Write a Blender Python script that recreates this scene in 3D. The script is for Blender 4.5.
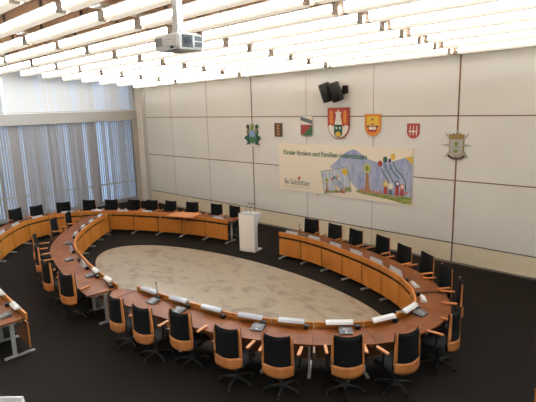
import bpy, math, random
from mathutils import Vector, Matrix
random.seed(7)
S = bpy.context.scene
for o in list(bpy.data.objects): bpy.data.objects.remove(o)
COL = S.collection

# ---------------------------------------------------------------- camera
PITCH, YAW, ROLL, HC, FPX = .1954, .7649, -.0281, 4.5, 486.2
cy, sy, cp, sp = math.cos(YAW), math.sin(YAW), math.cos(PITCH), math.sin(PITCH)
fw = Vector((-sy*cp, cy*cp, -sp)); rt = Vector((cy, sy, 0)); up = rt.cross(fw)
cr, sr = math.cos(ROLL), math.sin(ROLL)
r2 = rt*cr + up*sr; u2 = up*cr - rt*sr
cam = bpy.data.cameras.new('camera'); co = bpy.data.objects.new('camera', cam); COL.objects.link(co)
m = Matrix((r2, u2, -fw)).transposed().to_4x4(); m.translation = (0, 0, HC); co.matrix_world = m
cam.sensor_fit = 'HORIZONTAL'; cam.sensor_width = 36; cam.lens = 36*FPX/536; cam.clip_start = .05
S.camera = co
# ---------------------------------------------------------------- exposure, world
S.view_settings.view_transform = 'Standard'; S.view_settings.look = 'None'
S.view_settings.gamma = 1; S.view_settings.use_curve_mapping = False
S.view_settings.exposure = 0.0
BAFFLE = 25.0
W = bpy.data.worlds.new('world'); S.world = W; W.use_nodes = True
bg = W.node_tree.nodes['Background']; bg.inputs[0].default_value = (.60, .78, 1, 1); bg.inputs[1].default_value = 1.8

# ---------------------------------------------------------------- materials
def nt(name):
    m = bpy.data.materials.new(name); m.use_nodes = True
    n = m.node_tree; return m, n, n.nodes['Principled BSDF']
def mat(name, col, rough=.5, metal=0, spec=.5, emit=None, es=0, coat=0, bump=0, bscale=60):
    m, n, b = nt(name)
    b.inputs['Base Color'].default_value = (*col, 1); b.inputs['Roughness'].default_value = rough
    b.inputs['Metallic'].default_value = metal; b.inputs['Specular IOR Level'].default_value = spec
    if coat: b.inputs['Coat Weight'].default_value = coat; b.inputs['Coat Roughness'].default_value = .08
    if emit: b.inputs['Emission Color'].default_value = (*emit, 1); b.inputs['Emission Strength'].default_value = es
    if bump:
        t = n.nodes.new('ShaderNodeTexNoise'); t.inputs['Scale'].default_value = bscale
        u = n.nodes.new('ShaderNodeBump'); u.inputs['Strength'].default_value = bump
        n.links.new(t.outputs[0], u.inputs['Height']); n.links.new(u.outputs[0], b.inputs['Normal'])
    return m
def noisy(name, c1, c2, scale=(4, 4, 4), rough=.5, detail=5, coat=0, spec=.5, lo=.35, hi=.65, dist=0):
    m, n, b = nt(name)
    tc = n.nodes.new('ShaderNodeTexCoord'); mp = n.nodes.new('ShaderNodeMapping'); mp.inputs['Scale'].default_value = scale
    t = n.nodes.new('ShaderNodeTexNoise'); t.inputs['Scale'].default_value = 1; t.inputs['Detail'].default_value = detail
    t.inputs['Distortion'].default_value = dist
    r = n.nodes.new('ShaderNodeValToRGB'); r.color_ramp.elements[0].position = lo; r.color_ramp.elements[1].position = hi
    r.color_ramp.elements[0].color = (*c1, 1); r.color_ramp.elements[1].color = (*c2, 1)
    n.links.new(tc.outputs['Object'], mp.inputs[0]); n.links.new(mp.outputs[0], t.inputs[0])
    n.links.new(t.outputs[0], r.inputs[0]); n.links.new(r.outputs[0], b.inputs['Base Color'])
    b.inputs['Roughness'].default_value = rough; b.inputs['Specular IOR Level'].default_value = spec
    if coat: b.inputs['Coat Weight'].default_value = coat; b.inputs['Coat Roughness'].default_value = .1
    return m
M = {}
M['carpet'] = noisy('carpet', (.0125, .0098, .0080), (.0180, .0145, .0122), (60, 60, 60), .95, spec=.1)
M['marble'] = noisy('marble', (.18, .135, .09), (.315, .26, .185), (1.6, 3.0, 1), .28, detail=10, spec=.4, lo=.30, hi=.50, dist=1.2)
M['wallpanel'] = noisy('wall panel', (.735, .735, .70), (.775, .77, .735), (.6, .6, .6), .42, spec=.35)
M['cream'] = mat('cream panel', (.78, .72, .55), .5)
M['plaster'] = mat('plaster', (.60, .57, .52), .8)
M['seam'] = mat('brown seam', (.20, .10, .05), .6)
M['thinseam'] = mat('thin seam', (.36, .31, .26), .7)
M['darkseam'] = mat('dark seam', (.10, .085, .07), .6)
M['undershade'] = mat('dark panel backing', (.15, .055, .016), .6)  # darkened veneer colour, paints in the shade beneath the desks
M['alu'] = mat('aluminium', (.55, .54, .52), .35, .8)
M['silver'] = mat('silver paint', (.50, .50, .49), .4, .5)
M['tan'] = mat('tan ceiling', (.82, .64, .48), .7)
M['whitebeam'] = mat('white beam', (.80, .77, .70), .6)
M['tanjoist'] = mat('tan joist', (.48, .33, .23), .7)
M['beigemetal'] = mat('beige metal', (.42, .39, .345), .5)
M['lowerdiffuser'] = mat('lower diffuser', (.8, .75, .65), .5, emit=(1, .88, .72), es=.62)
M['diffuser'] = mat('fluorescent diffuser', (.9, .88, .82), .6, emit=(.88, 1, 1.10), es=BAFFLE)
M['top'] = noisy('polished red brown wood', (.155, .044, .009), (.21, .064, .015), (3, 3, 3), .36, spec=.16)
M['front'] = noisy('orange veneer', (.50, .175, .025), (.56, .205, .034), (9, 9, 1.2), .38, detail=3)
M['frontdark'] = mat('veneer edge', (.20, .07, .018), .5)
M['beech'] = noisy('beech', (.50, .180, .050), (.58, .23, .070), (8, 8, 2), .4, detail=3)
M['mesh'] = mat('black back fabric', (.007, .008, .009), .85, spec=.2, bump=.2, bscale=250)
M['seat'] = mat('black upholstery', (.012, .012, .013), .85)
M['plastic'] = mat('black plastic', (.012, .012, .012), .35)
M['chrome'] = mat('chrome', (.7, .7, .7), .15, 1)
M['console'] = mat('dark grey console', (.085, .08, .08), .4)
M['consolelight'] = mat('mid grey console panel', (.17, .165, .17), .35)
M['plate'] = mat('white card', (.64, .64, .63), .35)
M['acrylic'] = mat('grey acrylic', (.42, .45, .50), .12, coat=.6)
M['white'] = mat('white laminate', (.86, .83, .77), .35)
M['greywhite'] = mat('pale grey laminate', (.62, .66, .68), .3)
M['projector'] = mat('projector shell', (.62, .60, .56), .4)
M['paper'] = mat('paper', (.78, .76, .70), .6)
M['lens'] = mat('lens glass', (.01, .012, .015), .35, spec=.2)
M['bannerboard'] = mat('banner board', (.86, .78, .64), .45)
M['slatm'] = None
m_, n_, b_ = nt('blind slat')
b_.inputs['Base Color'].default_value = (.45, .42, .405, 1); b_.inputs['Roughness'].default_value = .7
tr = n_.nodes.new('ShaderNodeBsdfTranslucent'); tr.inputs[0].default_value = (.55, .50, .47, 1)
mx = n_.nodes.new('ShaderNodeMixShader'); mx.inputs[0].default_value = .16
n_.links.new(b_.outputs[0], mx.inputs[1]); n_.links.new(tr.outputs[0], mx.inputs[2]); n_.links.new(mx.outputs[0], n_.nodes['Material Output'].inputs[0])
M['slat'] = m_
m_, n_, b_ = nt('window glass')
tp = n_.nodes.new('ShaderNodeBsdfTransparent'); tp.inputs[0].default_value = (.85, .93, 1, 1)
gl = n_.nodes.new('ShaderNodeBsdfGlossy'); gl.inputs['Roughness'].default_value = .02
mx = n_.nodes.new('ShaderNodeMixShader'); mx.inputs[0].default_value = .06
n_.links.new(tp.outputs[0], mx.inputs[1]); n_.links.new(gl.outputs[0], mx.inputs[2]); n_.links.new(mx.outputs[0], n_.nodes['Material Output'].inputs[0])
M['glass'] = m_
M['slatup'] = mat('upper blind', (.74, .71, .67), .7)
def pm(name, c, rough=.5): M[name] = mat(name, c, rough)
pm('p_green', (.05, .17, .07)); pm('p_dkgreen', (.02, .10, .06)); pm('p_red', (.50, .06, .035)); pm('p_yellow', (.75, .50, .05))
pm('p_orange', (.72, .26, .03)); pm('p_black', (.03, .03, .05)); pm('p_blue', (.12, .22, .50)); pm('p_brown', (.45, .22, .11))
pm('p_gold', (.33, .22, .06)); pm('p_white', (.80, .76, .68)); pm('p_grey', (.30, .30, .29)); pm('p_shieldred', (.42, .06, .05))
pm('p_moss', (.22, .25, .07)); pm('p_purple', (.10, .07, .20)); pm('p_pink', (.62, .22, .17)); pm('p_lgreen', (.50, .56, .14))
pm('p_wood', (.10, .055, .035)); pm('p_steel', (.14, .17, .19)); pm('p_silver', (.44, .43, .40)); pm('p_lblue', (.27, .42, .66))
M['sky'] = noisy('crayon blue', (.20, .28, .58), (.56, .58, .66), (9, 1, 2.5), .6, detail=6, lo=.25, hi=.75)
M['stampsky'] = noisy('pale crayon blue', (.36, .44, .62), (.68, .68, .68), (9, 1, 3), .6, detail=6)
M['grass'] = noisy('crayon green', (.10, .24, .06), (.48, .42, .12), (12, 1, 12), .6, detail=4)

# ---------------------------------------------------------------- helpers
class MB:
    def __init__(s): s.v = []; s.f = []; s.mi = []; s.sm = []
    def add(s, vs, fs, mi=0, smooth=False):
        b = len(s.v); s.v += [tuple(v) for v in vs]
        for f in fs: s.f.append(tuple(b+i for i in f)); s.mi.append(mi); s.sm.append(smooth)
        return s
    def box(s, x0, x1, y0, y1, z0, z1, mi=0, T=None):
        vs = [Vector((x, y, z)) for z in (z0, z1) for y in (y0, y1) for x in (x0, x1)]
        if T is not None: vs = [T @ v for v in vs]
        return s.add(vs, [(0,2,3,1),(4,5,7,6),(0,1,5,4),(2,6,7,3),(0,4,6,2),(1,3,7,5)], mi)
    def prism(s, pts, fa, fb, mi=0, smooth=False):
        n = len(pts); vs = [fa(p) for p in pts] + [fb(p) for p in pts]
        fs = [tuple(range(n))[::-1], tuple(range(n, 2*n))] + [(i, (i+1) % n, n+(i+1) % n, n+i) for i in range(n)]
        return s.add(vs, fs, mi, smooth)
    def flat(s, pts, z0, z1, mi=0):           # polygon in xy extruded in z
        return s.prism(pts, lambda p: (p[0], p[1], z0), lambda p: (p[0], p[1], z1), mi)
    def tube(s, path, r, n=8, mi=0, cap=True):
        P = [Vector(p) for p in path]; R = r if isinstance(r, (list, tuple)) else [r]*len(P)
        vs = []; 
        for i, p in enumerate(P):
            d = (P[min(i+1, len(P)-1)] - P[max(i-1, 0)]).normalized()
            a = Vector((0, 0, 1)) if abs(d.z) < .9 else Vector((1, 0, 0))
            u = d.cross(a).normalized(); w = d.cross(u)
            for k in range(n):
                t = 2*math.pi*k/n; vs.append(p + (u*math.cos(t) + w*math.sin(t))*R[i])
        fs = []
        for i in range(len(P)-1):
            for k in range(n): fs.append((i*n+k, i*n+(k+1) % n, (i+1)*n+(k+1) % n, (i+1)*n+k))
        s.add(vs, fs, mi, True)
        if cap:
            b = len(s.v) - len(vs)
            s.f.append(tuple(b+k for k in range(n))); s.f.append(tuple(b+(len(P)-1)*n+k for k in range(n))[::-1]); s.mi += [mi]*2; s.sm += [False]*2
        return s
    def grid(s, fn, nu, nv, th, mi=0):        # sheet with thickness; fn(u,v)->(point, normal)
        vs = []
        for side in (-.5, .5):
            for j in range(nv+1):
                for i in range(nu+1):
                    p, nn = fn(i/nu, j/nv); vs.append(Vector(p) + Vector(nn)*th*side)
        N = (nu+1)*(nv+1); idx = lambda i, j, k: k*N + j*(nu+1) + i; fs = []
        for j in range(nv):
            for i in range(nu):
                fs.append((idx(i,j,0), idx(i,j+1,0), idx(i+1,j+1,0), idx(i+1,j,0)))
                fs.append((idx(i,j,1), idx(i+1,j,1), idx(i+1,j+1,1), idx(i,j+1,1)))
        for i in range(nu):
            fs.append((idx(i,0,0), idx(i+1,0,0), idx(i+1,0,1), idx(i,0,1))); fs.append((idx(i,nv,0), idx(i,nv,1), idx(i+1,nv,1), idx(i+1,nv,0)))
        for j in range(nv):
            fs.append((idx(0,j,0), idx(0,j,1), idx(0,j+1,1), idx(0,j+1,0))); fs.append((idx(nu,j,0), idx(nu,j+1,0), idx(nu,j+1,1), idx(nu,j,1)))
        return s.add(vs, fs, mi, True)
    def build(s, name, mats, parent=None, bevel=0, loc=None):
        me = bpy.data.meshes.new(name); me.from_pydata(s.v, [], s.f)
        for mm in (mats if isinstance(mats, (list, tuple)) else [mats]): me.materials.append(M[mm] if isinstance(mm, str) else mm)
        for p, i, sm in zip(me.polygons, s.mi, s.sm): p.material_index = i; p.use_smooth = sm
        me.validate(); me.update()
        o = bpy.data.objects.new(name, me); COL.objects.link(o)
        if parent: o.parent = parent
        if loc: o.location = loc
        if bevel:
            b = o.modifiers.new('bevel', 'BEVEL'); b.width = bevel; b.segments = 2; b.limit_method = 'ANGLE'; b.angle_limit = .7
        return o
def tag(o, label=None, cat=None, group=None, kind=None):
    if label: o['label'] = label
    if cat: o['category'] = cat
    if group: o['group'] = group
    if kind: o['kind'] = kind
    return o
def empty(name, loc=(0, 0, 0), rz=0, **k):
    o = bpy.data.objects.new(name, None); COL.objects.link(o); o.empty_display_size = .1
    o.location = loc; o.rotation_euler = (0, 0, rz); tag(o, **k); return o
def copy_tree(o, parent=None):
    c = o.copy(); COL.objects.link(c); c.parent = parent
    for ch in list(o.children): copy_tree(ch, c)
    return c
def struct(o): o['kind'] = 'structure'; return o
def flat_plate(p, nn, z, label, group, ln=.42, mt='plate', tw=0):
    ang = math.atan2(nn.y, nn.x) + tw
    o = MB().prism([(-.055, 0), (.06, 0), (.03, .035), (-.03, .055)], lambda q: (q[0], -ln/2, q[1]), lambda q: (q[0], ln/2, q[1])).build('name_plate', mt)
    o.location = (p.x, p.y, z); o.rotation_euler = (0, 0, ang); tag(o, label, 'name plate', group); return o
ORD = ['first','second','third','fourth','fifth','sixth','seventh','eighth','ninth','tenth','eleventh','twelfth','thirteenth','fourteenth','fifteenth','sixteenth','seventeenth','eighteenth','nineteenth','twentieth']

# ---------------------------------------------------------------- room shell
XL, YB, XR, YF = -20.92, 12.89, 3.2, -3.0
def cz(x, y): return 5.539 + .0873*(12.9-y) + .0141*(x+10)      # underside of the light fittings
struct(MB().box(XL-.6, XR, YF, YB+.2, -.1, 0).build('floor', 'carpet'))
oval = [(-9.29+5.1*math.cos(t), 7.59+1.94*math.sin(t)) for t in [2*math.pi*i/96 for i in range(96)]]
struct(MB().flat(oval, .0, .006).build('floor_stone', 'marble'))
struct(MB().box(XL-.6, XR, YB, YB+.2, 0, 7.5).build('wall_back', 'wallpanel'))
struct(MB().box(XL-.6, XR, YF-.2, YF, 0, 7.5).build('wall_front', 'plaster'))
struct(MB().box(XR, XR+.2, YF, YB+.2, 0, 7.5).build('wall_right', 'plaster'))
# ceiling slab (tan), follows the slope
sl = MB(); q = [(XL-.6, YF), (XR+.2, YF), (XR+.2, YB+.2), (XL-.6, YB+.2)]
sl.prism(q, lambda p: (p[0], p[1], cz(*p)+.52), lambda p: (p[0], p[1], cz(*p)+.7)); struct(sl.build('ceiling', 'tan'))
# back wall: cream band, seams, skirting
struct(MB().box(XL, XR, YB-.012, YB, .07, .595).build('trim_1', 'cream'))
struct(MB().box(XL, XR, YB-.016, YB, .59, .615).build('trim_2', 'darkseam'))
struct(MB().box(XL, XR, YB-.008, YB, 2.335, 2.362).build('trim_3', 'seam'))
struct(MB().box(XL, XR, YB-.008, YB, 4.062, 4.09).build('trim_4', 'seam'))
n = 5
for x, w, mt in ((-18.15, .014, 'thinseam'), (-15.69, .014, 'thinseam'), (-13.08, .04, 'seam'), (-10.48, .012, 'thinseam'), (-7.9, .012, 'thinseam'), (-5.33, .04, 'seam'), (-2.75, .014, 'thinseam')):
    struct(MB().box(x-w/2, x+w/2, YB-.007, YB, .615, 6).build('trim_%d' % n, mt)); n += 1
    struct(MB().box(x-w/2, x+w/2, YB-.0165, YB-.01, .07, .59).build('trim_%d' % n, 'darkseam' if w > .03 else 'thinseam')); n += 1
bb = MB().box(XL, XR, YB-.03, YB, 0, .03, 1).box(XL, XR, YB-.035, YB, .03, .055, 0).box(XL, XR, YB-.02, YB, .055, .07, 1)
struct(bb.build('baseboard_back', ['alu', 'darkseam']))
# corner pilaster
struct(MB().box(XL, XL+.42, YB-.05, YB, 0, 5.9).build('trim_%d' % n, 'white')); n += 1
struct(MB().box(XL+.42, XL+.75, YB-.02, YB, .0, 5.9).build('trim_%d' % n, 'plaster')); n += 1
# left wall: windows, header box
XW = XL-.45
struct(MB().box(XW-.1, XW+.02, YF, YB, 0, .12).box(XW-.1, XW+.02, YF, YB, 4.05, 4.4).box(XW-.1, XW+.02, YF, YB, 7.0, 7.5).box(XW-.1, XL, YF, 2.6, 0, 7.5).build('wall_left', 'plaster'))
hb = MB().box(XL-.12, XL, 2.6, YB, 3.96, 4.40).box(XL-.35, XL+.02, 2.6, YB, 4.40, 4.435, 1)
struct(hb.build('trim_%d' % n, ['beigemetal', 'white'])); n += 1
wy = [2.6, 4.66, 6.72, 8.78, 10.84, 12.89]
k = 1
for j in range(5):
    a, b = wy[j], wy[j+1]
    for z0, z1 in ((.12, 4.05), (4.4, 7.0)):
        f = MB().box(XW-.06, XW, a, a+.06, z0, z1).box(XW-.06, XW, b-.06, b, z0, z1).box(XW-.06, XW, a+.06, b-.06, z0, z0+.07).box(XW-.06, XW, a+.06, b-.06, z1-.07, z1)
        if z0 < 1: f.box(XW-.06, XW, a+.06, b-.06, .95, 1.03)
        fo = struct(f.build('window_%d' % k, 'alu')); k += 1
        MB().box(XW-.035, XW-.025, a+.06, b-.06, z0+.07, z1-.07).build('pane', 'glass', fo)
struct(MB().box(XL-.06, XL+.03, 6.92, 7.02, 4.435, 6.3).build('trim_%d' % n, 'white')); n += 1
struct(MB().box(XL-.02, XL+.0, 12.55, YB, .0, 4.0).build('trim_%d' % n, 'beigemetal')); n += 1
# vertical blinds, one per bay
OPEN = [6.9, 7.57, 9.41, 10.23, 10.87, 10.97, 11.3]
def blind(a, b, z0, z1, label, low=True):
    e = empty('vertical_blind', (XL-.20, (a+b)/2, z0), label=label, cat='blind', group='vertical blinds on the window wall')
    mb = MB(); stp = (b-a)/19; y = a+stp/2
    while y < b-.01:
        th = math.radians(-14 - random.random()*11)
        if low:
            dd = min(abs(y-o) for o in OPEN)
            if dd < .055: th = math.radians(-33)
            elif dd < .2: th = math.radians(-20)
            if y < 7.0: th = math.radians(-28)
        dx, dy = math.sin(th)*.0635, math.cos(th)*.0635; yy = y-(a+b)/2
        mb.prism([(-1,), (1,)], lambda p: (dx*p[0], yy+dy*p[0], 0), lambda p: (dx*p[0], yy+dy*p[0], z1-z0)) if False else mb.add(
            [(-dx, yy-dy, 0), (dx, yy+dy, 0), (dx, yy+dy, z1-z0), (-dx, yy-dy, z1-z0), (-dx-.002, yy-dy, 0), (dx-.002, yy+dy, 0), (dx-.002, yy+dy, z1-z0), (-dx-.002, yy-dy, z1-z0)],
            [(0,1,2,3), (7,6,5,4), (0,4,5,1), (2,6,7,3), (1,5,6,2), (3,7,4,0)])
        y += stp
    mb.build('slats', 'slat' if low else 'slatup', e)
    MB().box(-.03, .03, a+.03-(a+b)/2, b-.03-(a+b)/2, z1-z0, z1-z0+.05).build('head_rail', 'alu', e)
pos = ['far left of the picture', 'left edge of the picture', 'second bay from the left edge', 'bay left of the bright slit', 'bay beside the corner pilaster']
names = ['beyond the left edge', 'partly cut by the left edge', 'first full one at left', 'second from the corner', 'next to the panelled wall corner']
for j in range(5):
    blind(wy[j], wy[j+1], .10, 3.95, 'tall taupe vertical blind with blue slits, '+ names[j])
    blind(wy[j], wy[j+1], 4.46, 6.4, 'short pale upper vertical blind, ' + names[j], False)

# ---------------------------------------------------------------- ceiling beams and light fittings
L, D, X0, Y0 = 3.9206, .8226, -5.3954, 12.6
def vis(x, y, z):
    d = Vector((x, y, z-HC)); t = d.dot(fw)
    if t < .5: return None
    return 268+FPX*d.dot(r2)/t, 201-FPX*d.dot(u2)/t
for i in range(-2, 5):                                          # white cross beams over the joints
    x = X0-i*L; mb = MB()
    if x < XL+.2: continue
    q = [(x-.17, -1), (x+.17, -1), (x+.17, YB), (x-.17, YB)]
    mb.prism(q, lambda p: (p[0], p[1], cz(*p)+.24), lambda p: (p[0], p[1], cz(*p)+.30), 0)
    q2 = [(x-.11, -1), (x+.11, -1), (x+.11, YB), (x-.11, YB)]
    mb.prism(q2, lambda p: (p[0], p[1], cz(*p)+.30), lambda p: (p[0], p[1], cz(*p)+.53), 1)
    struct(mb.build('trim_%d' % n, ['whitebeam', 'tan'])); n += 1
fixn = 0
proto = None
colname = {-2: 'rightmost', -1: 'second column from the right', 0: 'third column from right', 1: 'third column from left', 2: 'second column from left', 3: 'next to the blinds'}
tilt = -math.atan(.0141)
for k in range(0, 15):
    y = Y0-k*D
    # tan joist the fittings hang from
    mb = MB()
    xs = [(XL+.1, y+.13), (XR, y+.13), (XR, y+.18), (XL+.1, y+.18)]
    mb.prism(xs, lambda p: (p[0], p[1], cz(p[0], y)+.02), lambda p: (p[0], p[1], cz(p[0], y)+.53))
    struct(mb.build('trim_%d' % n, 'tanjoist')); n += 1
    for i in range(-2, 5):
        xb = X0-i*L-.13; xa = xb-L+.26
        if i == 3: xb, xa = X0-3*L-.13, -20.4
        if i == 4: continue
        vv = [vis(a, y, cz(a, y)+dz) for a in (xa, (xa+xb)/2, xb, xa*.75+xb*.25, xa*.25+xb*.75) for dz in (0, .2)]
        seen = any(v and -12 < v[0] < 548 and -14 < v[1] < 402 for v in vv)
        ln = xb-xa
        rowt = 'in the row against the wall' if k == 0 else 'in the %s row from the wall' % ORD[k]
        e = empty('ceiling_light', ((xa+xb)/2, y, cz((xa+xb)/2, y)), label=('long white baffle light %s, %s' % (rowt, colname[i])) if seen else 'long white baffle light above or beside the picture frame', cat='light', group='long ceiling baffle lights')
        e.rotation_euler = (0, tilt, 0)
        MB().box(-ln/2, ln/2, -.10, .08, .058, .178).build('diffuser', 'diffuser', e)
        MB().box(-ln/2, ln/2, -.135, .122, .180, .205).build('light_blocker', 'whitebeam', e)  # added cover, keeps the diffuser's upward light off the ceiling
        MB().box(-ln/2, ln/2, -.105, .10, 0, .057).build('lower_diffuser', 'lowerdiffuser', e)
        MB().box(-ln/2-.008, -ln/2, -.105, .085, 0, .21).build('end_cap', 'beigemetal', e); MB().box(ln/2, ln/2+.008, -.105, .085, 0, .21).build('end_cap', 'beigemetal', e)
        for hx in (-ln*.28, ln*.28):
            MB().box(hx-.025, hx+.025, -.06, -.01, .205, .53).build('hanger', 'console', e)

# ---------------------------------------------------------------- projector
cx, cyy = -4.60, 3.43; czz = 5.13
pr = empty('projector', (cx, cyy, czz), .03, label='white ceiling projector with black lens hanging from a silver pole', cat='projector')
body = [(-.21, -.15), (-.19, -.185), (.19, -.185), (.215, -.16), (.215, .16), (.19, .185), (-.19, .185), (-.21, .15)]
pb = MB(); pb.prism(body, lambda p: (p[0]*.93, p[1]*.93, -.02), lambda p: (p[0], p[1], .02)); pb.prism(body, lambda p: (p[0], p[1], .02), lambda p: (p[0], p[1], .13)); pb.prism(body, lambda p: (p[0], p[1], .13), lambda p: (p[0]*.94, p[1]*.94, .15))
pb.build('body', 'projector', pr, .006)
lb = MB().tube([(.20, -.055, .07), (.225, -.055, .07)], .062, 24); lens = lb.build('lens_surround', 'plastic', pr)
MB().box(.212, .220, -.125, .02, .005, .135).build('lens_plate', 'plastic', pr, .004)
MB().tube([(.222, -.055, .07), (.232, -.055, .07)], .042, 24).build('lens', 'lens', pr)
vt = MB()
for a in range(2): vt.box(.212, .219, .05, .155, .015+a*.062, .065+a*.062)
vt.build('air_intake', 'plastic', pr)
vg = MB()
for a in range(9): vg.box(-.175+a*.014, -.168+a*.014, -.192, -.184, .03, .115)
vg.build('vent_grille', 'p_grey', pr)
MB().box(.09, .13, -.190, -.183, -.005, .02).build('remote_sensor', 'plastic', pr)
MB().box(.02, .09, -.188, -.184, .085, .092).build('maker_mark', 'p_grey', pr)
MB().box(-.14, .14, -.10, .10, .15, .165).box(-.05, .05, -.05, .05, .165, .21).build('mount_plate', 'silver', pr)
for sx in (-.12, .12):
    MB().tube([(sx, -.08, .165), (sx*.4, 0, .2)], .006, 6).build('mount_arm', 'plastic', pr)
MB().box(-.045, .045, -.04, .04, .21, cz(cx, cyy)+.5-czz).build('pole', 'silver', pr, .004)

# ---------------------------------------------------------------- desks
C0 = Vector((-10.2, 7.5))
def smooth_pts(P, sub=4):
    P = [Vector(p) for p in P]; Q = [P[0]*2-P[1]] + P + [P[-1]*2-P[-2]]; out = []
    for i in range(1, len(Q)-2):
        for s in range(sub):
            t = s/sub; a, b, c, d = Q[i-1:i+3]
            out.append(.5*((2*b)+(c-a)*t+(2*a-5*b+4*c-d)*t*t+(3*b-a-3*c+d)*t**3))
    out.append(P[-1]); return out
def resample(P, n_):
    fine = smooth_pts(P, 24); cum = [0]
    for a, b in zip(fine, fine[1:]): cum.append(cum[-1]+(b-a).length)
    out = []
    for j in range(n_+1):
        s = cum[-1]*j/n_; i = max(q for q in range(len(cum)) if cum[q] <= s+1e-9); i = min(i, len(fine)-2)
        t = (s-cum[i])/max(1e-9, cum[i+1]-cum[i]); out.append(fine[i].lerp(fine[i+1], t))
    return out
DESKD = .66
desks = []
def arc(P, word, sidelen=DESKD, both_end=True, group='curved conference desks'):
    SUB = 4; F = smooth_pts(P, SUB); N = []
    for i, p in enumerate(F):
        d = (F[min(i+1, len(F)-1)]-F[max(i-1, 0)]).normalized(); nn = Vector((d.y, -d.x))
        if nn.dot(p-C0) < 0: nn = -nn
        N.append(nn)
    nd = (len(F)-1)//SUB
    for u in range(nd):
        seg = range(u*SUB, u*SUB+SUB+1); base = F[u*SUB+SUB//2]; org = Vector((base.x, base.y, 0))
        e = empty('conference_desk', org, label=word(u, nd), cat='desk', group=group)
        def off(o0, g=.0, seg=seg):
            r = []
            for j, i in enumerate(seg):
                d = (F[min(i+1, len(F)-1)]-F[max(i-1, 0)]).normalized()
                q = F[i]+N[i]*o0
                if j == 0: q = q + d*g
                if j == SUB: q = q - d*g
                r.append((q.x-org.x, q.y-org.y))
            return r
        def strip(a, b, g, z0, z1, nm, mt, bev=0):
            A, B = off(a, g), off(b, g); mb = MB()
            nv = len(A); vs = [(x, y, z) for z in (z0, z1) for L_ in (A, B) for (x, y) in L_]; fs = []
            ix = lambda z, s, i: z*2*nv+s*nv+i
            for i in range(nv-1):
                fs += [(ix(0,0,i), ix(0,0,i+1), ix(0,1,i+1), ix(0,1,i)), (ix(1,0,i), ix(1,1,i), ix(1,1,i+1), ix(1,0,i+1)),
                       (ix(0,0,i), ix(1,0,i), ix(1,0,i+1), ix(0,0,i+1)), (ix(0,1,i), ix(0,1,i+1), ix(1,1,i+1), ix(1,1,i))]
            for i in (0, nv-1): fs.append((ix(0,0,i), ix(0,1,i), ix(1,1,i), ix(1,0,i)))
            mb.add(vs, fs); o = mb.build(nm, mt, e)
            return o
        strip(.05, DESKD, .004, .70, .73, 'tabletop', 'top')
        strip(0, .035, .008, .69, .82, 'front_rail', 'front')
        strip(0, .02, .017, .13, .63, 'modesty_panel', 'front')
        strip(.0201, .025, .02, .14, .62, 'painted_shade', 'undershade')  # dark sheet on the panel's back, stands in for under-desk shade
        strip(.16, .18, .03, .55, .70, 'stiffener', 'plastic')
        ends = [0] + ([SUB] if u == nd-1 else [])
        for en in ends:
            i = u*SUB+en; d = (F[min(i+1, len(F)-1)]-F[max(i-1, 0)]).normalized(); g = .07 if en == 0 else -.07
            p = F[i]+d*g-Vector((org.x, org.y)); nn = N[i]; ang = math.atan2(nn.y, nn.x)
            T = Matrix.Translation((p.x, p.y, 0)) @ Matrix.Rotation(ang, 4, 'Z')
            lg = MB().box(.08, .60, -.02, .02, .66, .698, T=T).box(.24, .31, -.016, .016, .04, .66, T=T)
            lg.box(-.07, .46, -.025, .025, .012, .045, T=T).box(-.06, -.02, -.02, .02, 0, .012, T=T).box(.41, .45, -.02, .02, 0, .012, T=T)
            lg.build('leg', 'silver', e)
        i = u*SUB; d = (F[i+1]-F[i]).normalized(); p = F[i]+d*.13-Vector((org.x, org.y)); nn = N[i]
        T = Matrix.Translation((p.x, p.y, 0)) @ Matrix.Rotation(math.atan2(nn.y, nn.x), 4, 'Z')
        MB().box(.08, .15, -.04, .04, .731, .80, T=T).build('socket_box', 'plastic', e)
        i = u*SUB+SUB//2
        desks.append((F[i], N[i], e, P is None, F[u*SUB], F[u*SUB+SUB]))
    return nd
def lab(prefix, anchor): return lambda u, nd: '%s, %s %s' % (prefix, ORD[u] + (' desk' if u else ' desk, the one'), anchor)
RB = [(-9.40, 10.2), (-8.60, 10.25), (-7.78, 10.14), (-6.95, 9.93), (-6.2, 9.69), (-5.5, 9.41), (-4.87, 9.06), (-4.33, 8.58)]
NR = [(-4.33, 8.58), (-3.98, 8.0), (-3.98, 7.32), (-4.25, 6.7), (-4.88, 6.14), (-5.52, 5.77), (-6.24, 5.48), (-7.07, 5.32), (-7.9, 5.2), (-8.78, 5.1)]
LI = resample([(-9.2, 4.88), (-10.63, 5.09), (-11.69, 5.33), (-12.76, 5.63), (-13.58, 6.01), (-14.46, 6.66), (-15.4, 7.54), (-16.12, 8.40)], 10)
OU = resample([(-11.76, 10.3), (-12.67, 10.14), (-13.45, 9.95), (-14.21, 9.67), (-14.91, 9.37), (-15.6, 9.03), (-16.3, 8.6), (-16.9, 8.15), (-17.3, 7.6), (-17.5, 7.0), (-17.42, 6.35), (-17.1, 5.8),
               (-16.6, 5.3), (-15.77, 4.67), (-15.0, 4.2), (-14.2, 3.85), (-13.3, 3.55), (-12.4, 3.35), (-11.3, 3.15), (-10.2, 3.05), (-9.17, 2.99)], 17)
groups = {}; G = 'name plates along the desks'
a0 = len(desks); arc(RB, lambda u, nd: 'orange fronted curved desk, %s to the right of the white lectern' % ORD[u]); groups['RB'] = desks[a0:]
a0 = len(desks); arc(NR, lambda u, nd: 'red brown topped desk on the near right curve, %s counted from the right back arc' % ORD[u]); groups['NR'] = desks[a0:]
a0 = len(desks); arc([(p.x, p.y) for p in LI], lambda u, nd: 'inner left desk of the ring, %s counted from its open near end' % ORD[u]); groups['LI'] = desks[a0:]
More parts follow.
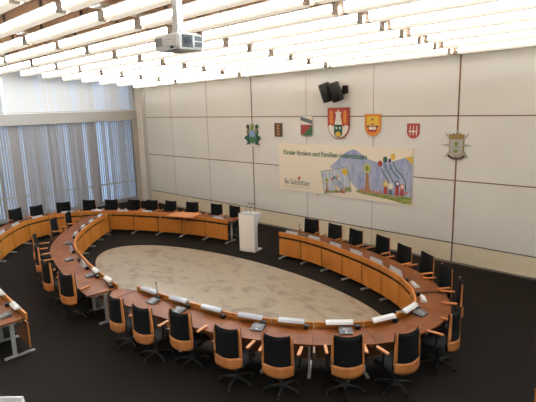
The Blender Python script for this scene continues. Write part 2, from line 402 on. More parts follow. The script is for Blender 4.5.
a0 = len(desks); arc([(p.x, p.y) for p in OU], lambda u, nd: 'outer row desk, %s counted leftwards from the lectern round to the near left end' % ORD[u]); groups['OU'] = desks[a0:]
a0 = len(desks); arc([(-6.70, 1.36), (-5.90, 2.09)], lambda u, nd: 'desk just below the picture, its white name plate showing at the bottom left edge'); groups['BT'] = desks[a0:]
# tapered extension at the near ring's open left end
ex = MB(); A = Vector((-8.80, 5.04)); B = Vector((-8.72, 4.44))
ex.flat([(0, 0), (-.20, -.05), (-.36, -.17), (-.38, -.30), (-.22, -.46), (.0, -.60), (.07, -.60)], .70, .73)
eo = empty('desk_end_leaf', (A.x, A.y, 0), label='rounded red brown end leaf with a black cable hole, left end of the near desks', cat='desk')
ex.build('tabletop', 'top', eo)
MB().tube([(-.12, -.10, .729), (-.12, -.10, .736)], .035, 16).build('cable_grommet', 'plastic', eo)
MB().box(-.16, -.12, -.34, -.30, .03, .70).box(-.30, .0, -.35, -.29, 0, .03).build('leg', 'silver', eo)

# lone desk corner just inside the bottom right of the frame
dc = empty('side_desk', (-1.49, 6.40, 0), .8, label='orange wooden desk corner peeking in at the bottom right edge of the picture', cat='desk')
MB().box(0, 1.2, -.6, 0, .80, .83).build('tabletop', 'top', dc); MB().box(0, 1.2, -.62, -.60, .2, .79).build('modesty_panel', 'front', dc)
MB().box(.0, .03, -.58, -.02, .012, .80).build('side_panel', 'front', dc); MB().box(1.17, 1.2, -.58, -.02, .012, .80).build('side_panel', 'front', dc)

# ---------------------------------------------------------------- name plates, consoles, microphones
def name_plate(p, nn, z, label, group, ln=.36, mt='acrylic', tw=0):
    ang = math.atan2(nn.y, nn.x) + tw
    o = MB().prism([(-.05, 0), (.05, 0), (.012, .135), (-.012, .135)], lambda q: (q[0], -ln/2, q[1]), lambda q: (q[0], ln/2, q[1])).build('name_plate', mt)
    o.location = (p.x, p.y, z); o.rotation_euler = (0, 0, ang); tag(o, label, 'name plate', group); return o
G = 'name plates along the desks'
for j, (p, nn, e, _, a, b) in enumerate(groups['RB'][:6]):
    name_plate(p+nn*.13, nn, .7305, 'bluish grey name plate on the %s desk right of the lectern' % ORD[j], G, .42)
p, nn = groups['RB'][6][:2]; flat_plate(p+nn*.21, nn, .7305, 'white name plate at the bend, on the last desk of the right back arc', G, .28, 'plate')
for j, (p, nn, e, _, a, b) in enumerate(groups['NR']):
    if j == 0: flat_plate(p+nn*.18, nn, .7305, 'short white name plate lying on the desk top at the right end bend', G, .28, 'plate'); continue
    flat_plate(p+nn*.06, nn, .8205, 'long pale name plate on the rail of the %s near desk from the right bend' % ORD[j], G, .46, 'plate' if j in (2, 3, 1) else 'acrylic')
for j, (p, nn, e, _, a, b) in enumerate(groups['LI']):
    if j < 2: flat_plate(p+nn*.06, nn, .8205, 'bright white name plate, %s from the open near end of the inner left desks' % ORD[j], G, .34, 'plate')
    elif min((p+nn*.13-Vector(q)).length for q in ((-12.0, 5.07), (-13.58, 5.73))) < .34: continue
    else: name_plate(p+nn*.13, nn, .7305, 'grey name plate on the inner left arc, %s from its open near end' % ORD[j], G, .34)
for j, (p, nn, e, _, a, b) in enumerate(groups['OU']):
    if (p-Vector((-13.52, 9.86))).length < .85: continue
    if j < 11: name_plate(p+nn*.14, nn, .7305, 'pale grey name plate on the outer row, %s desk left of the lectern' % ORD[j], G, .40)
    elif j > 12: flat_plate(p+nn*.06, nn, .8205, 'white name plate on the near left outer row, %s from its open end' % ORD[16-j], G, .36)

def console(p, nn, label, goose=False, tw=0, glen=.32):
    e = empty('conference_microphone', (p[0], p[1], .7305), math.atan2(nn.y, nn.x)+tw, label=label, cat='microphone', group='desk microphone consoles')
    MB().prism([(-.10, 0), (.10, 0), (.10, .02), (-.10, .06)], lambda q: (q[0], -.11, q[1]), lambda q: (q[0], .11, q[1])).build('base', 'console', e, .006)
    T = Matrix.Translation((0, 0, .0405)) @ Matrix.Rotation(.197, 4, 'Y')
    MB().box(-.045, .02, -.05, .05, 0, .004, T=T).build('speaker_grille', 'consolelight', e)
    MB().box(.045, .07, -.02, .02, 0, .005, T=T).build('talk_button', 'silver', e)
    if goose:
        g = MB().tube([(-.075, .06, .05), (-.08, .06, .05+glen*.5), (-.07, .06, .05+glen)], .006, 8).build('gooseneck', 'plastic', e)
        MB().tube([(-.07, .06, .05+glen), (-.065, .06, .09+glen)], [.012, .016], 10).build('microphone_head', 'plastic', g)
def near(p):
    return min(desks, key=lambda d: (d[0]-Vector(p)).length)[1]
bp_ = Vector((-6.27, 1.725)); name_plate(bp_, groups['BT'][0][1], .8205, 'white name plate peeking in at the bottom left edge of the picture', G, .30, 'plate')
mics = [((-7.96, 4.92), 'grey console with a tall gooseneck microphone near the left end of the near desks', True),
        ((-7.20, 4.99), 'grey console beside the black back of the third near chair from the left', False),
        ((-5.55, 5.44), 'grey console on the near desks, right of the fourth chair from the left', False),
        ((-4.33, 6.30), 'grey console behind the chair that stands squarely at the near right curve', False),
        ((-3.72, 7.75), 'grey console on the right end bend of the ring', False),
        ((-10.41, 4.84), 'dark console on the inner left desks, beside the brightest name plate', False),
        ((-12.0, 5.07), 'dark console on the inner left desks, second from the open end', False),
        ((-13.58, 5.73), 'dark console on the inner left desks, third from the open end', False),
        ((-9.55, 2.72), 'grey console at the open end of the near left outer row', False)]
for p, lb_, g in mics: console(p, near(p), lb_, g)
for j in (0, 3):
    p, nn = groups['RB'][j][:2]; d = Vector((-nn.y, nn.x)); q = p+nn*.32+d*(.28 if j else -.25)
    console((q.x, q.y), nn, 'slim gooseneck microphone on the %s desk right of the lectern' % ORD[j], True, 0, .26)
# wooden board on the back left desks
p, nn = groups['OU'][2][:2]
bo = MB().box(-.34, .36, -.52, .52, 0, .025).build('lap_board', 'beech'); bo.location = (p.x+nn.x*.20, p.y+nn.y*.20, .906); bo.rotation_euler = (0, 0, math.atan2(nn.y, nn.x))
bo.location = (-13.52, 9.66+.2, .8205); tag(bo, 'light wooden board lying across the rail of the back left desks', 'board')

# ---------------------------------------------------------------- chairs
def make_chair():
    e = empty('office_chair')
    st = MB().tube([(0, 0, .07), (0, 0, .14)], [.045, .035], 12)
    for k in range(5):
        a = math.radians(90+36+72*k); c, s = math.cos(a), math.sin(a)
        st.tube([(c*.03, s*.03, .115), (c*.17, s*.17, .098), (c*.30, s*.30, .075)], [.022, .018, .013], 6)
    st = st.build('star_base', 'plastic', e)
    for k in range(5):
        a = math.radians(90+36+72*k); c, s = math.cos(a)*.30, math.sin(a)*.30; t = Vector((-math.sin(a+.5), math.cos(a+.5), 0))
        MB().tube([Vector((c, s, .03))-t*.022, Vector((c, s, .03))+t*.022], .03, 12).tube([(c, s, .05), (c, s, .08)], .008, 6).build('caster', 'plastic', st)
    MB().tube([(0, 0, .12), (0, 0, .26)], .028, 12).tube([(0, 0, .26), (0, 0, .42)], .016, 12).build('gas_column', 'plastic', e)
    lv = MB().box(-.12, .12, -.14, .12, .40, .435).tube([(.08, .0, .415), (.27, .02, .41)], .006, 6).build('mechanism', 'plastic', e)
    def cush(u, v):
        x = (u-.5)*.47; y = -.20+v*.44; rr = max(0, abs(u-.5)*2-.8)*.15+max(0, abs(v-.5)*2-.8)*.15
        return (x, y, .475-rr-.02*(v > .95)), (0, 0, 1)
    MB().grid(cush, 10, 10, .07).build('seat', 'seat', e, .012)
    # back: y of the curved surface
    def yb(x, z): return -.325 + 1.1*x*x + .05*max(0, z-.8)*0
    def half(z): return .258-.022*max(0, (z-.6))/.5
    def panel(u, v):
        z = .625+v*.455; h = half(z)-.036; x = (u*2-1)*h
        zz = z - v*.03 + (v*(.045*abs(u*2-1)**2)) - (1-v)*.035*(1-abs(u*2-1)**2)
        return (x, yb(x, z)+.012*math.sin(v*3.1), zz), (0, 1, 0)
    MB().grid(panel, 12, 10, .022).build('backrest', 'mesh', e)
    def pad(u, v):
        z = .50+v*.605; x = (u*2-1)*(half(z)-.002)
        return (x, yb(x, z)+.022, z-v*.03*(1-(u*2-1)**2)), (0, 1, 0)
    MB().grid(pad, 12, 8, .016).build('front_pad', 'mesh', e)
    fr = MB()
    def low(u, v):
        s = u*2-1; zb = .415+.045*abs(s)**3; zt = .635-.035*(1-s*s)
        z = zb+(zt-zb)*v; h = .258-.012*(1-v)*1; x = s*h
        return (x, yb(x, z)-.006, z), (0, 1, 0)
    fr.grid(low, 16, 4, .02)
    for sgn in (-1, 1):
        def stile(u, v, sgn=sgn):
            z = .62+v*.485; w = .042-.018*v; x = sgn*(half(z)-w*u)
            return (x, yb(x, z)-.006, z), (0, 1, 0)
        fr.grid(stile, 2, 8, .022)
    fr.build('back_frame', 'beech', e)
    MB().box(-.05, .05, -.32, -.10, .405, .43).box(-.05, .05, -.325, -.305, .42, .60).build('back_bracket', 'plastic', e)
    for sgn in (-1, 1):
        ar = MB()
        path = []
        pts = [(-.03, 0), (.03, 0)]
        outl = [(.027*math.cos(t), .14*(1 if math.sin(t) > 0 else -1)*.80+.028*math.sin(t)) for t in [math.pi*2*i/20 for i in range(20)]]
        ar.prism(outl, lambda p: (sgn*.305+p[0]*.95, -.06+p[1], .742), lambda p: (sgn*.305+p[0], -.06+p[1]*1.02, .77))
        a = ar.build('armrest', 'beech', e, .005)
        MB().tube([(sgn*.10, -.02, .42), (sgn*.27, -.04, .43), (sgn*.30, -.07, .50), (sgn*.305, -.08, .742)], [.014, .016, .018, .016], 8).build('arm_post', 'plastic', a)
    return e
chairs = []
CH = [  # x, y of the backrest, label
 (-18.46, 6.01, 'black chair at the outer row by the blinds, leftmost of that row'),
 (-18.16, 6.77, 'black chair at the outer row by the blinds, second from the left edge'),
 (-17.98, 7.60, 'black chair at the outer row by the blinds, third from the left edge'),
 (-17.78, 8.54, 'black chair at the outer row in front of the bright blind slit'),
 (-17.11, 9.14, 'black chair at the outer row, fifth from the left edge by the blinds'),
 (-16.29, 9.61, 'black chair at the outer row, just left of the room corner pilaster'),
 (-15.62, 9.96, 'black chair just right of the room corner pilaster, at the back desks'),
 (-14.93, 10.34, 'black chair behind the light wooden board on the back desks'),
 (-14.09, 10.71, 'black chair at the back desks, fourth to the left from the lectern'),
 (-13.02, 10.90, 'black chair at the back desks, second to the left from the lectern'),
 (-12.28, 11.10, 'black chair at the back desks, nearest to the left of the lectern'),
 (-8.91, 11.22, 'black chair nearest to the right of the lectern, under the banner'),
 (-7.94, 11.10, 'black chair second to the right of the lectern'),
 (-7.13, 10.94, 'black chair third to the right of the lectern'),
 (-6.22, 10.80, 'black chair fourth to the right of the lectern'),
 (-5.41, 10.40, 'black chair fifth to the right of the lectern, under the banner corner'),
 (-4.70, 10.12, 'black chair left of the right brown wall seam'),
 (-3.98, 9.50, 'black chair below the right brown wall seam'),
 (-3.43, 8.88, 'chair at the right bend of the ring, its pale frame seen from the side'),
 (-2.95, 7.49, 'chair turned sideways at the right end of the ring, wooden back panel to the right'),
 (-3.2, 6.30, 'rightmost of the near chairs seen squarely from behind, pale wooden back panel'),
 (-3.81, 5.61, 'chair at the near desks seen exactly from behind, both armrests showing'),
 (-4.62, 4.92, 'chair at the near desks left of the one seen exactly from behind'),
 (-5.41, 4.60, 'near chair in the middle with bright orange armrest and back panel'),
 (-6.51, 4.46, 'near chair third from the left of the near row, light beech frame'),
 (-7.20, 4.16, 'near chair second from the left of the near row'),
 (-7.97, 4.10, 'leftmost chair of the near row, beside the ring opening'),
 (-10.08, 4.06, 'chair at the inner left desks nearest the ring opening, orange back panel'),
 (-11.25, 4.14, 'chair at the inner left desks seen side on, second from the ring opening'),
 (-12.75, 4.55, 'chair at the inner left desks, third from the ring opening'),
 (-13.95, 4.95, 'chair at the inner left desks with tilted dark back, fourth from the ring opening'),
 (-15.56, 6.15, 'chair in the aisle between outer and inner left desks, second from the far tip'),
 (-16.23, 6.94, 'chair in the aisle between outer and inner left desks, nearest the far tip')]
proto = make_chair()
for j, (x, y, lb_) in enumerate(CH):
    c = proto if j == 0 else copy_tree(proto)
    P = Vector((x, y)); cand = groups['OU'] if j < 11 else groups['RB'] if j < 18 else groups['NR'] if j < 27 else groups['LI']
    # nearest point on that arc
    best = None
    for d in cand:
        for t in range(9):
            q = d[4].lerp(d[5], t/8); 
            if best is None or (q-P).length < best[0]: best = ((q-P).length, q)
    n2 = (best[1]-P).normalized(); dist = best[0]
    P = best[1]-n2*max(dist, .93)
    hub = P+n2*.31
    tw = random.uniform(-.10, .10) if j != 21 else 0
    if j == 27: tw = .38
    if j == 28: tw = .30
    c.location = (hub.x, hub.y, 0); c.rotation_euler = (0, 0, math.atan2(n2.y, n2.x)-math.pi/2+tw)
    tag(c, lb_, 'chair', 'black office chairs with beech frames around the ring')

# ---------------------------------------------------------------- lectern
le = empty('lectern', (-10.80, 9.92, 0), math.atan2(.2747, .9615), label='white lectern with two gooseneck microphones standing in the gap of the desk ring', cat='lectern')
MB().box(0, .54, 0, .035, .05, 1.22).build('front_panel', 'white', le, .004)
prof = [(.035, .05), (.20, .05), (.19, .55), (.20, .80), (.27, .98), (.42, 1.10), (.52, 1.15), (.52, 1.18), (.035, 1.22)]
for xx, nm in ((0, 'side_panel'), (.52, 'side_panel')):
    MB().prism(prof, lambda p: (xx, p[0], p[1]), lambda p: (xx+.02, p[0], p[1])).build(nm, 'greywhite', le)
MB().prism([(.0, 1.22), (.54, 1.18), (.54, 1.20), (.0, 1.24)], lambda p: (-.01, p[0], p[1]), lambda p: (.56, p[0], p[1])).build('reading_top', 'greywhite', le)
MB().box(.03, .51, .05, .52, .02, .05).build('foot_plate', 'white', le, .004)
for a, b in ((.05, .07), (.49, .07), (.05, .48), (.49, .48)): MB().tube([(a-.01, b, .02), (a+.01, b, .02)], .02, 10).build('caster', 'plastic', le)
for a, dx in ((.14, .16), (.30, .12)):
    g = MB().tube([(a, .25, 1.21), (a-.02, .22, 1.36), (a+dx*.5, .18, 1.48), (a+dx, .15, 1.53)], .006, 8).build('gooseneck', 'plastic', le)
    MB().tube([(a+dx, .15, 1.53), (a+dx+.05, .14, 1.55)], [.012, .018], 10).build('microphone_head', 'plastic', g)

# ---------------------------------------------------------------- wall speakers
for sx, tl, lb_ in ((-9.38, -.20, 'left black cylindrical wall speaker tilted down above the crests'), (-9.03, -.22, 'right black cylindrical wall speaker on a bracket above the crests')):
    e = empty('wall_speaker', (sx, YB-.35, 4.82), label=lb_, cat='speaker', group='pair of black wall speakers')
    c = Vector((0, 0, 0)); ax = Vector((-tl*.9, .30, -1)).normalized()
    MB().tube([c-ax*.29, c-ax*.27, c+ax*.25, c+ax*.28], [.17, .185, .185, .16], 24).build('housing', 'plastic', e)
    MB().tube([c-ax*.298, c-ax*.29], [.15, .15], 24).build('end_cap', 'p_wood', e)
    MB().box(.02 if sx > -9.2 else -.04, .12 if sx > -9.2 else .04, .14, .345, -.06, .06).build('wall_bracket', 'plastic', e)
bk = MB().box(-8.94, -8.80, YB-.12, YB-.001, 4.78, 5.02).build('bracket_box', 'plastic'); tag(bk, 'small black connection box on the wall right of the two wall speakers', 'box')

# ---------------------------------------------------------------- wall art.  local frame: x along the wall, z up
def plate(name, pts, y, mt, parent, th=.004):
    """polygon given in x,z; front face at YB-y"""
    return MB().prism(pts, lambda p: (p[0], -y, p[1]), lambda p: (p[0], -y+th, p[1])).build(name, mt, parent)
def shape(mb, pts, y, th=.003, mi=0):
    return mb.prism(pts, lambda p: (p[0], -y, p[1]), lambda p: (p[0], -y+th, p[1]), mi)
def disc(cx_, cz_, rx, rz=None, n_=20): rz = rz or rx; return [(cx_+rx*math.cos(2*math.pi*i/n_), cz_+rz*math.sin(2*math.pi*i/n_)) for i in range(n_)]
def band(P, w):
    L_, R_ = [], []
    for i, p in enumerate(P):
        a, b = Vector(P[max(i-1, 0)]), Vector(P[min(i+1, len(P)-1)]); d = (b-a).normalized(); nn = Vector((-d.y, d.x))*w/2
        L_.append((p[0]+nn.x, p[1]+nn.y)); R_.append((p[0]-nn.x, p[1]-nn.y))
    return L_+R_[::-1]
def lineband(mb, P, w, y, th=.002, mi=0):
    for a, b in zip(P, P[1:]): shape(mb, band([a, b], w), y, th, mi)
def text(s, x, z, size, mt, parent, y, name='lettering', sx=1, bold=0):
    cu = bpy.data.curves.new(name, 'FONT'); cu.body = s; cu.size = size; cu.extrude = .001; cu.offset = bold
    t = bpy.data.objects.new(name, cu); COL.objects.link(t)
    me = bpy.data.meshes.new_from_object(t.evaluated_get(bpy.context.evaluated_depsgraph_get())); bpy.data.objects.remove(t)
    me.materials.clear(); me.materials.append(M[mt])
    o = bpy.data.objects.new(name, me); COL.objects.link(o); o.parent = parent
    w = max(v.co.x for v in me.vertices)
    o.location = (x, -y, z); o.rotation_euler = (math.pi/2, 0, 0); o.scale = (sx/w, 1, 1); return o

# banner 5.18 x 1.66 ; origin bottom left
bn = empty('banner', (-11.73, YB-.001, 1.50), label='long cream banner with green lettering and a child\'s drawing of balloons under the crests', cat='banner')
BW, BH = 5.18, 1.66
MB().box(0, BW, -.045, -.005, 0, BH).build('board', 'bannerboard', bn)
y1, y2, y3, y4 = .0475, .0495, .0515, .054
text('Kinder fördern und Familien unterstützen', .24, 1.27, .23, 'p_green', bn, y4, 'slogan', 3.42, .003)
text('lle Salzgitter', .25, .23, .26, 'p_grey', bn, y2, 'logo', 1.18, .005)
MB().box(.24, 1.42, -.047, -.045, .135, .152).build('logo_underline', 'p_silver', bn)
hr = MB(); shape(hr, disc(.92, .46, .05, .05), y1); shape(hr, [(.88, .42), (.96, .42), (.92, .33)], y1); hr.build('logo_flower', 'p_pink', bn)
shape(MB(), disc(.97, .49, .035), y2).build('logo_petal', 'p_red', bn)
# blue crayon field
field = [(2.25, .96), (2.45, 1.10), (2.66, 1.28), (2.88, 1.45), (3.12, 1.56), (3.28, 1.53), (3.43, 1.44), (3.73, 1.27), (4.0, 1.21), (4.52, 1.26), (4.85, 1.36), (5.17, 1.46), (5.17, .20), (4.4, .22), (3.5, .22), (3.41, .18), (3.25, .36), (3.10, .50), (2.8, .62)]
shape(MB(), field, y1).build('crayon_sky', 'sky', bn)
shape(MB(), [(3.35, .30), (3.9, .26), (4.6, .24), (5.17, .26), (5.17, .03), (4.9, .03), (4.5, .10), (4.0, .14), (3.5, .18), (3.25, .24)], y2).build('crayon_grass', 'grass', bn)
def tree(sc, ox, oz, y, par):
    q = lambda L_: [(ox+a*sc, oz+b*sc) for a, b in L_]
    t = shape(MB(), q([(-.16, 0), (.20, 0), (.09, .25), (.05, .74), (-.05, .74), (-.07, .25)]), y).build('tree_trunk', 'p_brown', par)
    shape(MB(), q(disc(0, .88, .15, .17)), y+.002).build('tree_crown', 'p_lgreen', par); shape(MB(), q(disc(.0, .88, .08, .09)), y+.004).build('tree_heart', 'p_moss', par)
tree(.86, 3.67, .24, y3, bn)
BAL = [(4.12, 1.17, 'p_red', [(4.14, 1.05), (4.24, .88), (4.38, .72), (4.42, .60)]), (4.29, 1.30, 'p_dkgreen', [(4.30, 1.16), (4.34, .98), (4.48, .82), (4.57, .64)]),
       (4.44, 1.28, 'p_purple', [(4.45, 1.18), (4.52, 1.0), (4.66, .86), (4.76, .74)]), (4.54, 1.40, 'p_yellow', [(4.56, 1.26), (4.64, 1.04), (4.84, .88), (4.96, .70), (4.98, .45)])]
def balloons(f, y, par, w=.026):
    for a, b, c, st in BAL:
        rr = .075 if c != 'p_purple' else .05
        mb = MB(); shape(mb, [f(*p) for p in disc(a, b, rr, rr*1.25)], y); bl = mb.build('balloon', c, par)
        mb = MB(); lineband(mb, [f(*p) for p in st], w, y+.001); mb.build('balloon_string', 'p_dkgreen', bl)
balloons(lambda a, b: (a, b), y3, bn)
def kids(f, y, par):
    for a, hc, bc, h in ((4.32, 'p_yellow', 'p_red', .42), (4.48, 'p_white', 'p_steel', .34), (4.70, 'p_purple', 'p_red', .46), (4.86, 'p_pink', 'p_shieldred', .36)):
        mb = MB(); shape(mb, [f(*p) for p in [(a-.07, .20), (a+.07, .20), (a+.05, .20+h*.55), (a-.05, .20+h*.55)]], y); b = mb.build('drawn_figure', bc, par)
        mb = MB(); shape(mb, [f(*p) for p in disc(a, .20+h*.75, .085, .10)], y+.002); mb.build('drawn_hair', hc, b)
        mb = MB(); shape(mb, [f(*p) for p in disc(a+.01, .20+h*.77, .045, .05)], y+.004); mb.build('drawn_face', 'p_white', b)
kids(lambda a, b: (a, b+.06), y3, bn)
fl = MB()
for a in (3.48, 3.9, 4.02, 4.14, 5.0): shape(fl, disc(a, .32+.05*math.sin(a*9), .05), y3)
fl.build('drawn_flowers', 'p_pink', bn)
sn = MB(); shape(sn, [(4.92, 1.40), (5.17, 1.44), (5.17, 1.18), (5.08, 1.28)], y3); sn.build('drawn_sun', 'p_yellow', bn)
# stamp shaped inset drawing
SA, SB, SC_, SD = Vector((1.88, .78)), Vector((2.94, .99)), Vector((3.11, .21)), Vector((2.03, .03))
def sf(u, v): p = SD.lerp(SC_, u).lerp(SA.lerp(SB, u), v); return (p.x, p.y)
shape(MB(), [sf(0, 0), sf(1, 0), sf(1, 1), sf(0, 1)], y2).build('stamp_edge', 'p_green', bn)
zz = []
for (u0, v0, u1, v1, nn_) in ((0, 0, 1, 0, 14), (1, 0, 1, 1, 10), (1, 1, 0, 1, 14), (0, 1, 0, 0, 10)):
    for a in range(nn_):
        t = a/nn_; t2 = (a+.5)/nn_; c1 = (u0+(u1-u0)*t, v0+(v1-v0)*t); c2 = (u0+(u1-u0)*t2, v0+(v1-v0)*t2)
        zz += [sf(*c1), sf(.5+(c2[0]-.5)*.93, .5+(c2[1]-.5)*.91)]
shape(MB(), zz, y2+.001).build('stamp_perforation', 'p_white', bn)
shape(MB(), [sf(.03, .04), sf(.97, .04), sf(.97, .96), sf(.03, .96)], y3).build('stamp_sky', 'stampsky', bn)
shape(MB(), [sf(.03, .04), sf(.97, .04), sf(.97, .22), sf(.6, .12), sf(.3, .10), sf(.03, .12)], y3+.001).build('stamp_grass', 'grass', bn)
shape(MB(), [sf(a*.06+.88-.0+.0, b) for a, b in ((-1.6, .95), (1.4, .95), (1.4, .70), (0, .68), (-1.4, .78))], y3+.001).build('stamp_sun', 'p_yellow', bn)
tree(.46, 2.13, .10, y3+.001, bn)
balloons(lambda a, b: (2.34+(a-4.12)*.55, .04+b*.44), y3+.001, bn, .014)
kids(lambda a, b: (2.42+(a-4.15)*.55, .04+b*.44), y3+.001, bn)

# coats of arms
def shield(w, h, round_=.45, n_=14, x=0, z=0, k=1):
    top = h/2; zc = -h/2+h*round_; pts = [(-w/2, top), (-w/2, zc)]
    pts += [(-w/2*math.cos(t), zc-(h*round_)*math.sin(t)) for t in [math.pi*i/n_ for i in range(1, n_)]]
    pts += [(w/2, zc), (w/2, top)]
    return [(x+a*k, z+b*k) for a, b in pts]
def crest(name, x, z, label):
    return empty(name, (x, YB-.001, z), label=label, cat='coat of arms', group='coats of arms on the panelled wall')
c = crest('coat_of_arms', -9.145, 3.86, 'largest red and white shield with a white tower above the banner')
shape(MB(), shield(.84, .98), .04, .035).build('shield', 'p_shieldred', c)
shape(MB(), shield(.78, .92), .044, .004).build('field', 'p_red', c)
shape(MB(), [(-.39, -.10), (-.30, -.04), (-.2, -.10), (-.1, -.04), (.1, -.04), (.2, -.10), (.3, -.04), (.39, -.10)] + [(.39*math.cos(t), -.06-.40*math.sin(t)) for t in [math.pi*i/14 for i in range(1, 14)]], .047, .003).build('white_base', 'p_white', c)
shape(MB(), [(-.15, -.12), (.16, -.12), (.09, .26), (.12, .36), (.05, .34), (.0, .43), (-.05, .34), (-.12, .36), (-.08, .26)], .051, .004).build('tower', 'p_white', c)
for s in (-1, 1): shape(MB(), [(s*.20, -.0), (s*.32, .0), (s*.32, .36), (s*.26, .42), (s*.20, .36)][::s], .051, .004).build('golden_figure', 'p_orange', c)
shape(MB(), shield(.32, .40, .4, 10, 0, -.24), .056, .005).build('small_shield', 'p_dkgreen', c)
shape(MB(), disc(0, -.34, .10, .08), .060, .004).build('golden_charge', 'p_yellow', c)
lz = MB(); shape(lz, [(-.10, -.10), (-.02, -.14), (-.08, -.2)], .060, .004); shape(lz, [(.10, -.10), (.02, -.14), (.08, -.2)], .060, .004); lz.build('white_charge', 'p_white', c)
c = crest('coat_of_arms', -10.45, 3.75, 'white, red and green shield with a dark diagonal bar, left of the tower shield')
shape(MB(), shield(.54, .72, .14, 8), .03, .025).build('shield', 'p_silver', c)
shape(MB(), [(-.25, .34), (.25, .34), (.25, .06), (-.25, .06)], .033, .003).build('white_field', 'p_white', c)
shape(MB(), [(-.25, .33), (-.25, .20), (.25, .07), (.25, .20)], .037, .004).build('dark_bar', 'p_steel', c)
shape(MB(), [(-.25, .05), (.25, .05), (-.20, -.31), (-.25, -.26)], .035, .004).build('red_field', 'p_shieldred', c)
shape(MB(), [(.25, .05), (.25, -.26), (.17, -.31), (.04, -.31), (.0, -.36), (-.04, -.31), (-.19, -.31)], .035, .004).build('green_field', 'p_green', c)
c = crest('coat_of_arms', -7.90, 3.81, 'yellow and orange rounded shield to the right of the tower shield')
shape(MB(), shield(.55, .66), .035, .03).build('shield', 'p_orange', c)
shape(MB(), [(-.20, .26), (.20, .26), (.20, -.06), (-.20, -.06)], .038, .003).build('yellow_field', 'p_yellow', c)
shape(MB(), [(-.20, -.06), (-.20, .0), (-.1, -.02), (-.05, .06), (.05, .06), (.1, -.02), (.20, .0), (.20, -.06)], .042, .004).build('dark_gate', 'p_brown', c)
shape(MB(), [(-.17, -.10), (.17, -.10), (.13, -.20), (-.13, -.20)], .040, .004).build('red_bowl', 'p_shieldred', c)
shape(MB(), [(-.13, -.06), (.13, -.06), (.11, -.13), (-.11, -.13)], .043, .004).build('white_band', 'p_white', c)
mk = MB()
for s in (-1, 1): shape(mk, disc(s*.15, -.04, .035), .045)
shape(mk, disc(0, .17, .03), .045); mk.build('black_marks', 'p_black', c)
c = crest('coat_of_arms', -6.585, 3.66, 'small red shield with white arrows above the banner\'s right end')
shape(MB(), shield(.38, .42), .03, .025).build('shield', 'p_shieldred', c)
ar = MB()
for a in (-.10, 0, .10): shape(ar, [(a-.012, -.12), (a+.012, -.12), (a+.02, .15), (a, .15)], .034, .004)
shape(ar, [(-.15, .0), (.15, .0), (.12, -.03), (-.12, -.03)], .038, .004); shape(ar, disc(0, -.01, .05, .03), .040); ar.build('white_arrows', 'p_white', c)
# dark carved plaque
c = empty('wall_plaque', (-11.745, YB-.001, 3.615), label='small dark brown rectangular carved plaque between the crest with supporters and the tricolour shield', cat='plaque')
shape(MB(), [(-.18, -.24), (.18, -.24), (.18, .24), (-.18, .24)], .03, .028).build('frame', 'p_wood', c)
rl = MB()
for a in range(4): shape(rl, disc(0, -.15+a*.10, .075, .045, 8), .035, .006)
rl.build('carved_relief', 'p_brown', c)
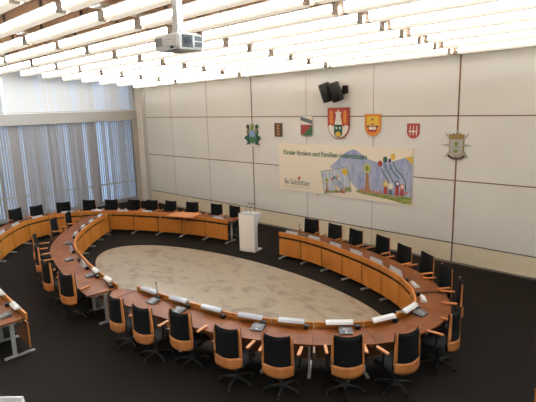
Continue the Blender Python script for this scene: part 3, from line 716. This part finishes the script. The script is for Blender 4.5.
# crest with supporters (green blue)
c = crest('coat_of_arms', -13.06, 3.42, 'colourful crest with green supporters and blue shield on the left brown wall seam')
shape(MB(), shield(.30, .46, .5, 10, 0, -.08), .04, .035).build('shield', 'p_lblue', c)
shape(MB(), [(-.15, -.08), (.15, -.08), (.13, -.24), (0, -.33), (-.13, -.24)], .044, .004).build('shield_base', 'p_green', c)
shape(MB(), [(-.05, .14), (.05, .14), (.08, .26), (.07, .36), (-.07, .36), (-.08, .26)], .044, .03).build('helmet', 'p_moss', c)
shape(MB(), [(-.09, .36), (.09, .36), (.07, .42), (.03, .40), (0, .52), (-.03, .40), (-.07, .42)], .040, .02).build('crown', 'p_silver', c)
for s in (-1, 1):
    pts = [(s*a, b) for a, b in [(.14, -.30), (.20, -.12), (.15, .02), (.12, .14), (.17, .22), (.16, .34), (.25, .38), (.33, .30), (.27, .22), (.31, .10), (.26, -.02), (.40, -.08), (.42, -.16), (.30, -.22), (.26, -.30), (.36, -.38), (.30, -.42), (.16, -.40)]]
    shape(MB(), pts, .035, .028).build('supporter', 'p_dkgreen', c)
    shape(MB(), [(s*a, b) for a, b in [(.16, .04), (.24, .06), (.28, .18), (.22, .24), (.16, .18)]], .040, .004).build('supporter_body', 'p_gold', c)
    shape(MB(), [(s*a, b) for a, b in [(.21, .30), (.26, .34), (.30, .30), (.25, .26)]], .040, .004).build('supporter_head', 'p_black', c)
shape(MB(), [(-.34, -.44), (.34, -.44), (.32, -.38), (0, -.35), (-.32, -.38)], .040, .03).build('scroll', 'p_white', c)
# right crest with rays
c = crest('coat_of_arms', -5.33, 3.30, 'silver crest with gold crown and spiky rays on the right brown wall seam')
ry = MB()
for k2 in range(8):
    a = math.radians(45*k2); r1 = .44 if k2 % 2 == 0 else .47
    ry.prism([(.13*math.cos(a-.45), .13*math.sin(a-.45)), (r1*math.cos(a), r1*math.sin(a)), (.13*math.cos(a+.45), .13*math.sin(a+.45))], lambda p: (p[0], -.03, p[1]), lambda p: (p[0], -.005, p[1]))
ry.build('rays', 'p_silver', c)
shape(MB(), shield(.40, .52, .45, 12, 0, -.04), .04, .03).build('shield_rim', 'p_gold', c)
shape(MB(), shield(.36, .48, .45, 12, 0, -.04), .043, .004).build('shield', 'p_silver', c)
ch = MB(); shape(ch, disc(0, .04, .06, .07, 10), .048); shape(ch, disc(-.01, -.15, .07, .05, 10), .048); lineband(ch, [(-.17, -.05), (.17, -.05)], .012, .047); ch.build('charges', 'p_moss', c)
shape(MB(), [(-.16, .16), (.16, .16), (.21, .30), (.14, .27), (.09, .32), (.03, .27), (0, .34), (-.03, .27), (-.09, .32), (-.14, .27), (-.21, .30)], .048, .03).build('crown', 'p_gold', c)
sc = MB(); lineband(sc, [(-.22, -.27), (-.12, -.34), (0, -.36), (.12, -.34), (.22, -.27)], .06, .045, .02); sc.build('scroll', 'p_wood', c)
sk = MB().tube([(-10.02, YB-.02, 1.44), (-10.02, YB-.001, 1.44)], .03, 12).build('wall_socket', 'p_silver'); tag(sk, 'small round grey outlet on the wall beneath the banner left end', 'socket')
